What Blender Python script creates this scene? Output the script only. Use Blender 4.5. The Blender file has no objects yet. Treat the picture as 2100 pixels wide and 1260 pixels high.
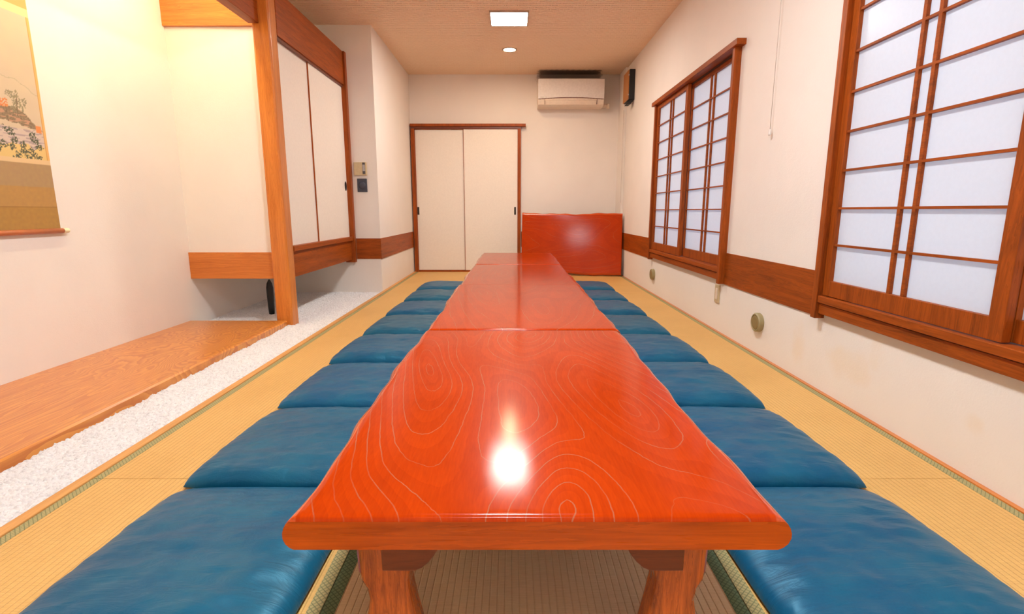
import bpy, bmesh, math, random
from mathutils import Vector, Matrix, noise

# ------------------------------------------------------------------ camera, world, exposure
S = bpy.context.scene
C = S.collection
PITCH = math.atan(197 / 1064)
cam = bpy.data.cameras.new('camera')
cam.sensor_fit = 'HORIZONTAL'
cam.sensor_width = 36.0
cam.lens = 36.0 * 1064 / 2100
cam.clip_start = 0.02
cam_o = bpy.data.objects.new('camera', cam)
C.objects.link(cam_o)
cam_o.location = (0, 0, 0.8)
cam_o.rotation_euler = (math.pi / 2 - PITCH, 0, 0)
S.camera = cam_o

W = bpy.data.worlds.new('world')
S.world = W
W.use_nodes = True
W.node_tree.nodes['Background'].inputs[0].default_value = (0.62, 0.78, 0.98, 1)
W.node_tree.nodes['Background'].inputs[1].default_value = 1.5
S.view_settings.view_transform = 'Standard'
S.view_settings.look = 'None'
S.view_settings.gamma = 1.0
S.view_settings.use_curve_mapping = False
S.view_settings.exposure = 0.82
S.cycles.use_denoising = True
S.cycles.use_adaptive_sampling = False
S.cycles.max_bounces = 10
S.cycles.diffuse_bounces = 6
S.cycles.sample_clamp_indirect = 8.0

PANEL_E = 62.0      # ceiling LED panels (radiance)
PANEL_C = (1.0, 0.95, 0.89)
FRONT_E = 78.0      # two unseen panels placed to match the room light, a cooler white
FRONT_C = (0.93, 1.02, 1.09)
DOWN_E = 150.0      # warm downlights
DOWN_C = (1.0, 0.72, 0.42)
TUBE_E = 39.0       # alcove tube behind the beam
TUBE_C = (1.0, 0.93, 0.62)

R = math.radians
PI = math.pi
random.seed(7)

# ------------------------------------------------------------------ node helpers
class N:
    """a tiny expression layer over shader math nodes"""
    def __init__(self, nt, sock):
        self.nt, self.s = nt, sock
    def _op(self, op, *others):
        n = self.nt.nodes.new('ShaderNodeMath')
        n.operation = op
        for i, v in enumerate((self,) + others):
            if isinstance(v, N):
                self.nt.links.new(v.s, n.inputs[i])
            else:
                n.inputs[i].default_value = v
        return N(self.nt, n.outputs[0])
    def __add__(self, o): return self._op('ADD', o)
    def __sub__(self, o): return self._op('SUBTRACT', o)
    def __mul__(self, o): return self._op('MULTIPLY', o)
    def __truediv__(self, o): return self._op('DIVIDE', o)
    def fract(self): return self._op('FRACT')
    def floor(self): return self._op('FLOOR')
    def abs(self): return self._op('ABSOLUTE')
    def lt(self, o): return self._op('LESS_THAN', o)
    def gt(self, o): return self._op('GREATER_THAN', o)
    def sin(self): return self._op('SINE')
    def mod(self, o): return self._op('MODULO', o)
    def max(self, o): return self._op('MAXIMUM', o)
    def min(self, o): return self._op('MINIMUM', o)
    def smooth(self, a, b, c=0.0, d=1.0):
        n = self.nt.nodes.new('ShaderNodeMapRange')
        n.interpolation_type = 'SMOOTHSTEP'
        self.nt.links.new(self.s, n.inputs[0])
        for i, v in enumerate((a, b, c, d)):
            n.inputs[i + 1].default_value = v
        return N(self.nt, n.outputs[0])

def rgba(c): return (c[0], c[1], c[2], 1.0)

class Mat:
    def __init__(self, name, color=(0.8, 0.8, 0.8), rough=0.5, spec=0.5, **kw):
        self.m = bpy.data.materials.new(name)
        self.m.use_nodes = True
        self.nt = self.m.node_tree
        self.b = self.nt.nodes['Principled BSDF']
        self.b.inputs['Base Color'].default_value = rgba(color)
        self.b.inputs['Roughness'].default_value = rough
        self.b.inputs['Specular IOR Level'].default_value = spec
        for k, v in kw.items():
            self.b.inputs[k.replace('_', ' ')].default_value = v
    def new(self, t): return self.nt.nodes.new(t)
    def link(self, a, b):
        self.nt.links.new(a.s if isinstance(a, N) else a, b)
    def coords(self, kind='Object'):
        if not hasattr(self, '_tc'): self._tc = self.new('ShaderNodeTexCoord')
        return self._tc.outputs[kind]
    def xyz(self):
        n = self.new('ShaderNodeSeparateXYZ')
        self.link(self.coords(), n.inputs[0])
        return [N(self.nt, n.outputs[i]) for i in range(3)]
    def mapped(self, scale, loc=(0, 0, 0), src=None):
        n = self.new('ShaderNodeMapping')
        n.inputs['Scale'].default_value = scale
        n.inputs['Location'].default_value = loc
        self.link(src or self.coords(), n.inputs[0])
        return n.outputs[0]
    def noise(self, scale=5, detail=4, rough=0.55, vec=None, dist=0.0):
        n = self.new('ShaderNodeTexNoise')
        n.inputs['Scale'].default_value = scale
        n.inputs['Detail'].default_value = detail
        n.inputs['Roughness'].default_value = rough
        n.inputs['Distortion'].default_value = dist
        self.link(vec if vec is not None else self.coords(), n.inputs['Vector'])
        return N(self.nt, n.outputs[0])
    def voronoi(self, scale, vec=None, out='Distance'):
        n = self.new('ShaderNodeTexVoronoi')
        n.inputs['Scale'].default_value = scale
        self.link(vec if vec is not None else self.coords(), n.inputs['Vector'])
        return n.outputs[out]
    def attr(self, name, out='Fac'):
        n = self.new('ShaderNodeAttribute')
        n.attribute_name = name
        return n.outputs[out]
    def mix(self, fac, a, b, mode='MIX'):
        n = self.new('ShaderNodeMix')
        n.data_type = 'RGBA'
        n.blend_type = mode
        for v, i in ((fac, 0), (a, 6), (b, 7)):
            if isinstance(v, N): self.link(v, n.inputs[i])
            elif isinstance(v, (int, float)): n.inputs[i].default_value = v
            elif isinstance(v, (tuple, list)): n.inputs[i].default_value = rgba(v)
            else: self.link(v, n.inputs[i])
        return n.outputs[2]
    def ramp(self, fac, stops):
        n = self.new('ShaderNodeValToRGB')
        e = n.color_ramp.elements
        while len(e) < len(stops): e.new(0.5)
        for el, (p, c) in zip(e, stops):
            el.position = p
            el.color = rgba(c)
        self.link(fac, n.inputs[0])
        return n.outputs[0]
    def color(self, s): self.link(s, self.b.inputs['Base Color'])
    def rough(self, s): self.link(s, self.b.inputs['Roughness'])
    def bump(self, h, dist=0.002, strength=1.0):
        n = self.new('ShaderNodeBump')
        n.inputs['Distance'].default_value = dist
        n.inputs['Strength'].default_value = strength
        self.link(h, n.inputs['Height'])
        if self.b.inputs['Normal'].is_linked:
            self.link(self.b.inputs['Normal'].links[0].from_socket, n.inputs['Normal'])
        self.link(n.outputs[0], self.b.inputs['Normal'])

# ------------------------------------------------------------------ materials
WALL_C = (0.84, 0.785, 0.72)
def wall_mat(name, base=WALL_C, stain=None):
    m = Mat(name, base, 0.75, 0.25)
    n = m.noise(2.0, 5)
    col = m.mix(n.smooth(0.35, 0.7), tuple(c * 0.965 for c in base), base)
    if stain: col = stain(m, col)
    m.color(col)
    m.bump(m.noise(140, 3, 0.6), 0.0012, 0.55)
    m.bump(m.noise(32, 3, 0.6), 0.002, 0.25)
    return m.m

def right_stain(m, col):
    x, y, z = m.xyz()
    n = m.noise(6, 4)
    def blob(y0, z0, ry, rz):
        d = ((y - y0) / ry) * ((y - y0) / ry) + ((z - z0) / rz) * ((z - z0) / rz)
        return (d + (n - 0.5) * 3.6).smooth(1.1, -0.4)
    s = blob(2.05, 0.17, 0.16, 0.10).max(blob(2.45, 0.16, 0.07, 0.12)).max(blob(1.9, 0.26, 0.07, 0.12))
    s = s.max(blob(1.47, 0.17, 0.04, 0.035))
    return m.mix(s * 0.24, col, (0.80, 0.58, 0.30))

def back_stain(m, col):
    x, y, z = m.xyz()
    n = m.noise(26, 3)
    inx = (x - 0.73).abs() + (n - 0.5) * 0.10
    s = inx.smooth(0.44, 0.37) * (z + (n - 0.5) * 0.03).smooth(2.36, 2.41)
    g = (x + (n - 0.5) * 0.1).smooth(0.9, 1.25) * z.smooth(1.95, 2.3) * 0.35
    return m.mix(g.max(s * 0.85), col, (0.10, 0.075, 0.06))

M = {}
M['wall'] = wall_mat('plaster wallpaper')
M['wall_right'] = wall_mat('plaster wallpaper with stains', stain=right_stain)
M['wall_back'] = wall_mat('plaster wallpaper with soot', stain=back_stain)

def ceiling_mat():
    m = Mat('embossed ceiling board', (0.72, 0.53, 0.42), 0.6, 0.3)
    x, y, z = m.xyz()
    row = (y / 0.047).floor()
    fy = (y / 0.047).fract()
    fx = (x / 0.055 + row.mod(2.0) * 0.5).fract()
    dash = (fy - 0.5).abs().smooth(0.20, 0.08) * (fx - 0.5).abs().smooth(0.40, 0.34)
    n = m.noise(24, 4)
    base = m.mix(dash * 0.30, (0.93, 0.70, 0.49), (0.95, 0.80, 0.62))
    teeth = (x * 95.0).sin() * 0.006
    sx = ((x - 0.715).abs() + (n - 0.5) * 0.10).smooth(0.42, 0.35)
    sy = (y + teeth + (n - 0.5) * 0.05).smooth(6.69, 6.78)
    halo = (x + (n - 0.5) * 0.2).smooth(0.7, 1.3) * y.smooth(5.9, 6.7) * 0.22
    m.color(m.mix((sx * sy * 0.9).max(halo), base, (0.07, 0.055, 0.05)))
    m.bump(dash, 0.012, 1.0)
    m.bump(m.noise(90, 3), 0.001, 0.4)
    return m.m
M['ceiling'] = ceiling_mat()

def wood(name, axis, dark, light, rough=0.38, scale=1.0, coat=0.0, spec=0.4):
    m = Mat(name, light, rough, spec)
    if coat:
        m.b.inputs['Coat Weight'].default_value = coat
        m.b.inputs['Coat Roughness'].default_value = 0.15
    sc = [14.0 * scale] * 3
    sc['xyz'.index(axis)] = 0.9 * scale
    v = m.mapped(sc)
    a = m.noise(1.6, 6, 0.62, v, 0.6)
    sc2 = [160.0] * 3
    sc2['xyz'.index(axis)] = 5.0
    b = m.noise(1.0, 3, 0.6, m.mapped(sc2))
    rings = (a * 9.0).fract()
    f = a * 0.7 + rings * 0.18 + b * 0.25
    m.color(m.ramp(f, [(0.30, dark), (0.72, light)]))
    m.rough((b * 0.15 + (rough - 0.06)))
    m.bump(b, 0.0008, 0.35)
    return m.m
for ax in 'xyz':
    M['pine_' + ax] = wood('orange cypress ' + ax, ax, (0.44, 0.108, 0.010), (0.68, 0.225, 0.034), 0.30, 1.0, 0.35)
    M['brown_' + ax] = wood('brown stained wood ' + ax, ax, (0.145, 0.030, 0.003), (0.40, 0.082, 0.007), 0.45, spec=0.22)
    M['leg_' + ax] = wood('lacquered leg wood ' + ax, ax, (0.10, 0.014, 0.003), (0.58, 0.125, 0.014), 0.22, 2.2, 0.4)
    M['duskwood_' + ax] = wood('dark bracket wood ' + ax, ax, (0.10, 0.022, 0.008), (0.20, 0.045, 0.014), 0.35)
M['kerb'] = wood('pale kerb wood', 'y', (0.50, 0.23, 0.065), (0.70, 0.36, 0.12), 0.5, 1.0, 0.0, 0.25)
M['tableedge'] = wood('lacquered table edge', 'x', (0.25, 0.034, 0.001), (0.50, 0.078, 0.003), 0.28, 0.8, 0.12, 0.25)
M['tableside'] = wood('lacquered live edge', 'y', (0.36, 0.035, 0.002), (0.64, 0.085, 0.006), 0.22, 0.8, 0.6)

def platform_mat():
    m = Mat('figured alcove board', (0.7, 0.3, 0.06), 0.28, 0.5, Coat_Weight=0.3, Coat_Roughness=0.2)
    x, y, z = m.xyz()
    fine = ((m.noise(1.15, 3, 0.5, m.mapped((6.5, 0.36, 1.0)), 0.5) + m.noise(18, 3, 0.5, m.mapped((1.6, 0.6, 1))) * 0.02) * 24.0).fract()
    fl = m.noise(1.0, 2, 0.45, m.mapped((3.6, 1.7, 1.0), (0.3, 0.4, 0)), 0.3)
    wig = m.noise(26, 2, 0.5, m.mapped((1.0, 1.0, 1)))
    flame = ((fl + wig * 0.03) * 34.0).fract()
    b = m.noise(1.0, 3, 0.6, m.mapped((180, 6, 100)))
    far = y.smooth(0.9, 1.7)                       # local y: the bold flame figure sits in the far third
    rings = fine.smooth(0.0, 0.9) * (far * -1.0 + 1.0) + flame.smooth(0.15, 0.95) * far
    f = rings * 0.5 + b * 0.35 + fl * 0.2
    m.color(m.ramp(f, [(0.2, (0.70, 0.28, 0.042)), (0.8, (0.50, 0.145, 0.017))]))
    m.bump(b, 0.0006, 0.3)
    return m.m
M['platform'] = platform_mat()

def tabletop_mat():
    m = Mat('red lacquered zelkova top', (0.62, 0.07, 0.006), 0.36, 0.14,
            Coat_Weight=0.75, Coat_Roughness=0.08, Coat_IOR=1.22)
    g = N(m.nt, m.attr('grain'))
    gm = N(m.nt, m.attr('grain_slope'))
    wig = m.noise(22, 3, 0.5)
    g2 = g + (wig - 0.5) * 0.22
    fr = g2.fract()
    d = (fr - 0.5).abs() / gm
    line = d.smooth(0.0015, 0.0004)
    fade = m.noise(5.0, 3).smooth(0.38, 0.62)
    pores = m.noise(1.0, 2, 0.6, m.mapped((260, 22, 1)))
    blot = m.noise(4.5, 4)
    f = fr * 0.12 + pores * 0.40 + blot * 0.45
    col = m.ramp(f, [(0.30, (0.37, 0.029, 0.001)), (0.78, (0.54, 0.052, 0.0016))])
    col = m.mix(line * (fade * 0.48 + 0.20), col, (0.36, 0.17, 0.095))
    scuff = N(m.nt, m.attr('scuff'))
    col = m.mix(scuff * 0.8, col, (0.85, 0.55, 0.40))
    m.color(col)
    m.bump(line, 0.0006, -0.5)
    m.bump(m.noise(7.0, 2), 0.004, 0.10)
    m.bump(pores, 0.0003, 0.4)
    # lacquer: a matt red body under a thin clear gloss that only turns mirror-like at low angles
    nt = m.nt
    nrm = m.b.inputs['Normal'].links[0].from_socket
    body = nt.nodes.new('ShaderNodeBsdfDiffuse')
    gloss = nt.nodes.new('ShaderNodeBsdfAnisotropic')
    gloss.distribution = 'BECKMANN'
    gloss.inputs['Roughness'].default_value = 0.14
    fr_ = nt.nodes.new('ShaderNodeFresnel')
    fr_.inputs['IOR'].default_value = 1.29
    mx = nt.nodes.new('ShaderNodeMixShader')
    m.link(col, body.inputs['Color'])
    nt.links.new(nrm, body.inputs['Normal'])
    wavy = nt.nodes.new('ShaderNodeBump')            # slight unevenness of the polish
    wavy.inputs['Distance'].default_value = 0.004
    wavy.inputs['Strength'].default_value = 0.06
    m.link(m.noise(9.0, 2), wavy.inputs['Height'])
    nt.links.new(wavy.outputs[0], gloss.inputs['Normal'])
    nt.links.new(fr_.outputs[0], mx.inputs[0])
    nt.links.new(body.outputs[0], mx.inputs[1])
    haze = nt.nodes.new('ShaderNodeBsdfAnisotropic')  # worn polish: a second, broader lobe
    haze.distribution = 'BECKMANN'
    haze.inputs['Roughness'].default_value = 0.277
    two = nt.nodes.new('ShaderNodeMixShader')
    two.inputs[0].default_value = 0.22
    nt.links.new(gloss.outputs[0], two.inputs[1])
    nt.links.new(haze.outputs[0], two.inputs[2])
    nt.links.new(two.outputs[0], mx.inputs[2])
    out = next(n for n in nt.nodes if n.type == 'OUTPUT_MATERIAL')
    nt.links.new(mx.outputs[0], out.inputs[0])
    return m.m
M['tabletop'] = tabletop_mat()

def tatami_mat(name, c0, c1):
    m = Mat(name, c0, 0.48, 0.40)
    x, y, z = m.xyz()
    rib = ((x / 0.0155).fract() - 0.5).abs()            # 0 mid .. .5 groove
    groove = rib.smooth(0.36, 0.5)
    rush = m.noise(1.0, 2, 0.6, m.mapped((26, 420, 1)))
    cell = ((y / 0.0075).fract() - 0.5).abs()
    blot = m.noise(2.2, 4)
    col = m.ramp(rush * 0.6 + blot * 0.45, [(0.3, c0), (0.75, c1)])
    col = m.mix(groove * 0.24 + cell.smooth(0.40, 0.5) * 0.05, col, (0.42, 0.23, 0.06))
    m.color(col)
    m.bump(groove * -1.0 + rush * 0.5, 0.0025, 0.7)
    return m.m
M['tatami'] = tatami_mat('sun yellowed tatami', (0.60, 0.335, 0.095), (0.78, 0.48, 0.155))
M['tatami_mid'] = tatami_mat('grey straw tatami', (0.50, 0.39, 0.23), (0.68, 0.54, 0.33))

def border_mat(name, c0, c1):
    m = Mat(name, c0, 0.6, 0.3)
    x, y, z = m.xyz()
    k = 0.0125
    a = (((x + y) / k).fract() - 0.5).abs()
    b = (((x - y) / k).fract() - 0.5).abs()
    net = a.max(b).smooth(0.34, 0.44)
    m.color(m.mix(net, c0, c1))
    m.bump(net, 0.0008, 0.6)
    return m.m
M['border_olive'] = border_mat('olive net patterned border', (0.42, 0.36, 0.165), (0.20, 0.21, 0.095))
M['border_green'] = border_mat('green net patterned border', (0.12, 0.19, 0.095), (0.05, 0.10, 0.05))

def gravel_mat():
    m = Mat('white gravel', (0.86, 0.85, 0.83), 0.8, 0.2)
    c = m.voronoi(150, out='Color')
    sep = m.new('ShaderNodeSeparateColor')
    m.link(c, sep.inputs[0])
    v = N(m.nt, sep.outputs[0])
    m.color(m.ramp(v, [(0.0, (0.62, 0.61, 0.61)), (0.35, (0.69, 0.68, 0.68)), (1.0, (0.76, 0.75, 0.75))]))
    d = N(m.nt, m.voronoi(150))
    m.bump(d * -1.0, 0.004, 0.55)
    return m.m
M['gravel'] = gravel_mat()

def cushion_mat():
    m = Mat('blue satin', (0.02, 0.14, 0.28), 0.40, 0.55, Sheen_Weight=0.08, Sheen_Roughness=0.4,
            Anisotropic=0.3)
    m.b.inputs['Specular Tint'].default_value = (0.35, 0.80, 1.0, 1)
    m.b.inputs['Sheen Tint'].default_value = (0.45, 0.75, 0.95, 1)
    info = m.new('ShaderNodeObjectInfo')
    rnd = N(m.nt, info.outputs['Random'])
    n = m.noise(6, 4)
    c = m.mix(rnd, (0.0025, 0.072, 0.135), (0.0015, 0.064, 0.160))
    col = m.mix(n.smooth(0.3, 0.7) * 0.5, c, (0.006, 0.115, 0.195))
    weave = m.noise(1.0, 2, 0.5, m.mapped((900, 120, 1)))
    m.color(m.mix(weave.smooth(0.4, 0.7) * 0.25, col, (0.008, 0.13, 0.225)))
    wr = m.noise(1.0, 4, 0.6, m.mapped((7, 24, 6)), 1.2)
    m.bump(wr, 0.008, 0.55)
    m.bump(weave, 0.0004, 0.4)
    return m.m
M['cushion'] = cushion_mat()

def paper_mat(name, base, rough, bump=0.0):
    m = Mat(name, base, rough, 0.5)
    n = m.noise(60, 4)
    m.color(m.mix(n.smooth(0.35, 0.65), tuple(c * 0.97 for c in base), base))
    if bump:
        m.bump(m.noise(3.2, 2, 0.5), 0.02, bump)
    m.bump(m.noise(200, 2), 0.0005, 0.3)
    return m.m
M['shoji'] = paper_mat('plastic shoji paper', (0.72, 0.735, 0.76), 0.24, 0.16)
def let_daylight_through(m, amount):
    nt = m.node_tree
    out = next(n for n in nt.nodes if n.type == 'OUTPUT_MATERIAL')
    tr = nt.nodes.new('ShaderNodeBsdfTranslucent')
    tr.inputs[0].default_value = (0.85, 0.85, 0.88, 1)
    mx = nt.nodes.new('ShaderNodeMixShader')
    mx.inputs[0].default_value = amount
    nt.links.new(nt.nodes['Principled BSDF'].outputs[0], mx.inputs[1])
    nt.links.new(tr.outputs[0], mx.inputs[2])
    nt.links.new(mx.outputs[0], out.inputs[0])
let_daylight_through(M['shoji'], 0.4)
M['fusuma'] = paper_mat('fusuma paper', (0.84, 0.775, 0.68), 0.6)
def simple(key, name, c, r=0.5, spec=0.5, **kw):
    m = Mat(name, c, r, spec, **kw)
    n = m.noise(40, 3)
    m.color(m.mix(n.smooth(0.3, 0.7), tuple(x * 0.93 for x in c), c))
    M[key] = m.m
simple('black', 'black lacquer', (0.012, 0.012, 0.012), 0.4)
simple('blackgrill', 'black speaker casing', (0.01, 0.01, 0.011), 0.55)
simple('darkmetal', 'dark bronze metal', (0.05, 0.035, 0.025), 0.4, 0.5, Metallic=0.6)
simple('dimline', 'dark lacquer edge', (0.045, 0.02, 0.012), 0.45)
simple('white_plastic', 'white plastic', (0.82, 0.78, 0.74), 0.22)
simple('cream_plastic', 'cream plastic', (0.80, 0.68, 0.55), 0.4)
simple('beige_plastic', 'beige plastic', (0.58, 0.46, 0.27), 0.5)
simple('grey_plastic', 'grey plastic', (0.42, 0.40, 0.40), 0.4)
simple('darkgrey_plastic', 'dark grey plastic', (0.08, 0.075, 0.075), 0.4)
simple('navy_plate', 'dark blue grey plate', (0.045, 0.05, 0.075), 0.5)
simple('bronze_disc', 'greenish bronze cover', (0.33, 0.27, 0.13), 0.45)
simple('bronze_face', 'bronze cover face', (0.27, 0.19, 0.07), 0.5)
simple('cord', 'cord', (0.62, 0.56, 0.50), 0.7)
simple('ivory', 'ivory knob', (0.88, 0.78, 0.50), 0.35)
simple('roller', 'red brown roller wood', (0.50, 0.15, 0.05), 0.35)
simple('blackfelt', 'dark underside', (0.03, 0.02, 0.02), 0.9)
simple('speakerwood', 'speaker wood', (0.52, 0.21, 0.05), 0.4)
simple('brushed', 'lamp trim', (0.55, 0.42, 0.32), 0.35)
simple('subfloor', 'subfloor boards', (0.12, 0.08, 0.05), 0.8)

def emit(name, color, e):
    m = bpy.data.materials.new(name)
    m.use_nodes = True
    nt = m.node_tree
    nt.nodes.clear()
    o = nt.nodes.new('ShaderNodeOutputMaterial')
    em = nt.nodes.new('ShaderNodeEmission')
    em.inputs[0].default_value = rgba(color)
    em.inputs[1].default_value = e
    nt.links.new(em.outputs[0], o.inputs[0])
    return m
M['panel_glow'] = emit('LED diffuser', PANEL_C, PANEL_E)
M['front_glow'] = emit('cool LED diffuser', FRONT_C, FRONT_E)
M['dim_glow'] = emit('dimmer warm lamp', DOWN_C, DOWN_E * 0.45)
M['down_glow'] = emit('warm lamp', DOWN_C, DOWN_E)
M['tube_glow'] = emit('tube', TUBE_C, TUBE_E)

# ------------------------------------------------------------------ mesh helpers
class MB:
    def __init__(self):
        self.v, self.f, self.mi, self.sm = [], [], [], []
        self.cur = 0
        self.smooth = False
    def add(self, verts, faces):
        o = len(self.v)
        self.v += [tuple(p) for p in verts]
        for f in faces:
            self.f.append([i + o for i in f])
            self.mi.append(self.cur)
            self.sm.append(self.smooth)
        return self
    def box(self, x0, x1, y0, y1, z0, z1):
        x0, x1 = min(x0, x1), max(x0, x1)
        y0, y1 = min(y0, y1), max(y0, y1)
        z0, z1 = min(z0, z1), max(z0, z1)
        v = [(x0, y0, z0), (x1, y0, z0), (x1, y1, z0), (x0, y1, z0),
             (x0, y0, z1), (x1, y0, z1), (x1, y1, z1), (x0, y1, z1)]
        return self.add(v, [(0, 3, 2, 1), (4, 5, 6, 7), (0, 1, 5, 4), (1, 2, 6, 5), (2, 3, 7, 6), (3, 0, 4, 7)])
    def prism(self, poly, axis, a, b):
        """poly: 2-D outline (counter-clockwise seen from +axis) extruded along axis from a to b"""
        def p(q, t):
            return {'x': (t, q[0], q[1]), 'y': (q[0], t, q[1]), 'z': (q[0], q[1], t)}[axis]
        n = len(poly)
        v = [p(q, a) for q in poly] + [p(q, b) for q in poly]
        f = [list(range(n))[::-1], list(range(n, 2 * n))]
        f += [(i, (i + 1) % n, n + (i + 1) % n, n + i) for i in range(n)]
        return self.add(v, f)
    def lathe(self, prof, centre, axis='z', seg=32):
        """prof: list of (radius, t) along axis; closed at both ends"""
        cx, cy, cz = centre
        v, f = [], []
        for r, t in prof:
            for k in range(seg):
                a = 2 * PI * k / seg
                u, w = r * math.cos(a), r * math.sin(a)
                v.append({'z': (cx + u, cy + w, cz + t), 'x': (cx + t, cy + u, cz + w), 'y': (cx + w, cy + t, cz + u)}[axis])
        for i in range(len(prof) - 1):
            for k in range(seg):
                k2 = (k + 1) % seg
                f.append((i * seg + k, i * seg + k2, (i + 1) * seg + k2, (i + 1) * seg + k))
        f.append(list(range(seg))[::-1])
        f.append(list(range((len(prof) - 1) * seg, len(prof) * seg)))
        return self.add(v, f)
    def build(self, name, mats, parent=None, bevel=0.0, seg=2, shift=None):
        me = bpy.data.meshes.new(name)
        off = Vector(shift) if shift is not None else (parent_loc(parent) if parent else Vector((0, 0, 0)))
        me.from_pydata([tuple(Vector(p) - off) for p in self.v], [], self.f)
        if not isinstance(mats, (list, tuple)): mats = [mats]
        for m in mats: me.materials.append(m)
        for p, k, s in zip(me.polygons, self.mi, self.sm):
            p.material_index = k
            p.use_smooth = s
        bm = bmesh.new()
        bm.from_mesh(me)
        bmesh.ops.recalc_face_normals(bm, faces=bm.faces)
        bm.to_mesh(me)
        bm.free()
        me.update()
        o = bpy.data.objects.new(name, me)
        C.objects.link(o)
        if parent: o.parent = parent
        if bevel:
            b = o.modifiers.new('bevel', 'BEVEL')
            b.width = bevel
            b.segments = seg
            b.limit_method = 'ANGLE'
            b.angle_limit = R(40)
            b.harden_normals = False
        return o

def parent_loc(o):
    p = Vector((0, 0, 0))
    while o is not None:
        p += Vector(o.location)
        o = o.parent
    return p

def box(*a): return MB().box(*a)

def tag(o, label=None, cat=None, group=None, kind=None):
    if label: o['label'] = label
    if cat: o['category'] = cat
    if group: o['group'] = group
    if kind: o['kind'] = kind
    return o

def thing(name, label, cat, loc, group=None, kind=None):
    o = bpy.data.objects.new(name, None)
    o.empty_display_size = 0.1
    C.objects.link(o)
    o.location = loc
    return tag(o, label, cat, group, kind)

def one(mb, name, mat, label, cat, loc, group=None, kind=None, bevel=0.0):
    """a thing that is one mesh, its origin at loc"""
    o = mb.build(name, mat, None, bevel, shift=loc)
    o.location = loc
    return tag(o, label, cat, group, kind)

def struct(mb, name, mat, label=None, cat=None, bevel=0.0):
    return tag(mb.build(name, mat, None, bevel), label, cat, None, 'structure')

def cut_slab(mb, x0, x1, ys, zs, holes):
    """a slab in the YZ plane with rectangular holes (y0,y1,z0,z1)"""
    yy = sorted({ys[0], ys[1]} | {h[0] for h in holes} | {h[1] for h in holes})
    for a, b in zip(yy, yy[1:]):
        zz = [zs[0]]
        for h in sorted(holes, key=lambda q: q[2]):
            if h[0] <= a and h[1] >= b: zz += [h[2], h[3]]
        zz.append(zs[1])
        for k in range(0, len(zz), 2):
            if zz[k + 1] > zz[k]: mb.box(x0, x1, a, b, zz[k], zz[k + 1])
    return mb

# ------------------------------------------------------------------ the setting
XL, XR, YB, YF, ZC = -2.28, 1.39, 6.95, -1.6, 2.49
XI = -1.305           # left wall beyond the alcove
YA = 5.18             # end wall of the alcove
WIN = [(4.265, 'window_1'), (1.40, 'window_2')]

struct(box(XL - .1, XR + .2, YF - .1, YB + .1, -0.16, -0.06), 'floor', M['subfloor'], 'dark subfloor under the tatami mats', 'floor')
struct(box(XL - .1, XR + .2, YF - .1, YB + .1, ZC, ZC + .1), 'ceiling', M['ceiling'], 'pinkish tan ceiling embossed with small dashes', 'ceiling')
struct(box(XL - .1, XL, YF, YA, -.06, ZC), 'wall_left', M['wall'], 'cream wall behind the hanging scroll', 'wall')
struct(box(XL - .1, XI, YA, YA + .08, -.06, ZC), 'wall_alcove', M['wall'], 'cream end wall beside the raised cupboard', 'wall')
struct(box(XI - .08, XI, YA + .08, YB, -.06, ZC), 'wall_inner', M['wall'], 'short cream side wall next to the far sliding door', 'wall')
struct(box(XL - .1, XR + .2, YB, YB + .1, -.06, ZC), 'wall_back', M['wall_back'], 'cream far wall with a dark soot patch over the air conditioner', 'wall')
struct(box(XL - .1, XR + .2, YF - .1, YF, -.06, ZC), 'wall_front', M['wall'], 'cream wall behind the viewpoint', 'wall')
holes = [(c - .88, c + .88, .39, 1.785) for c, _ in WIN]
struct(cut_slab(MB(), XR, XR + .12, (YF, YB), (-.06, ZC), holes), 'wall_right', M['wall_right'],
       'cream right wall holding two paper windows', 'wall')

# wainscot bands and kerbs
band = 'brown wooden band along the '
struct(box(XR - .006, XR, 5.17, YB, .33, .533), 'trim_1', M['brown_y'], band + 'right wall from the far window to the corner', 'trim')
struct(box(XR - .006, XR, 2.30, 3.36, .33, .533), 'trim_2', M['brown_y'], band + 'right wall between the two windows', 'trim')
struct(box(.12, XR - .006, YB - .006, YB, .33, .533), 'trim_3', M['brown_x'], band + 'far wall behind the leaning table', 'trim')
struct(box(XI, XI + .006, YA - .006, YB - .04, .33, .533), 'trim_4', M['brown_y'], band + 'short left side wall', 'trim')
struct(box(-1.545, XI, YA - .006, YA, .33, .533), 'trim_5', M['brown_x'], band + 'alcove end wall under the switch plates', 'trim')
struct(box(-1.307, -1.272, YF, YB, -.06, .006), 'trim_6', M['kerb'], 'orange wooden kerb strip between white gravel and tatami', 'trim', .002)
struct(box(1.372, XR, YF, YB, -.06, .004), 'trim_7', M['pine_y'], 'thin wooden strip where the tatami meets the right wall', 'trim')
struct(MB().box(XR - .03, XR, 6.62, YB, .0, ZC), 'trim_8', M['wall'], 'boxed cream duct running up the far right corner', 'trim', .003)

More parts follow.
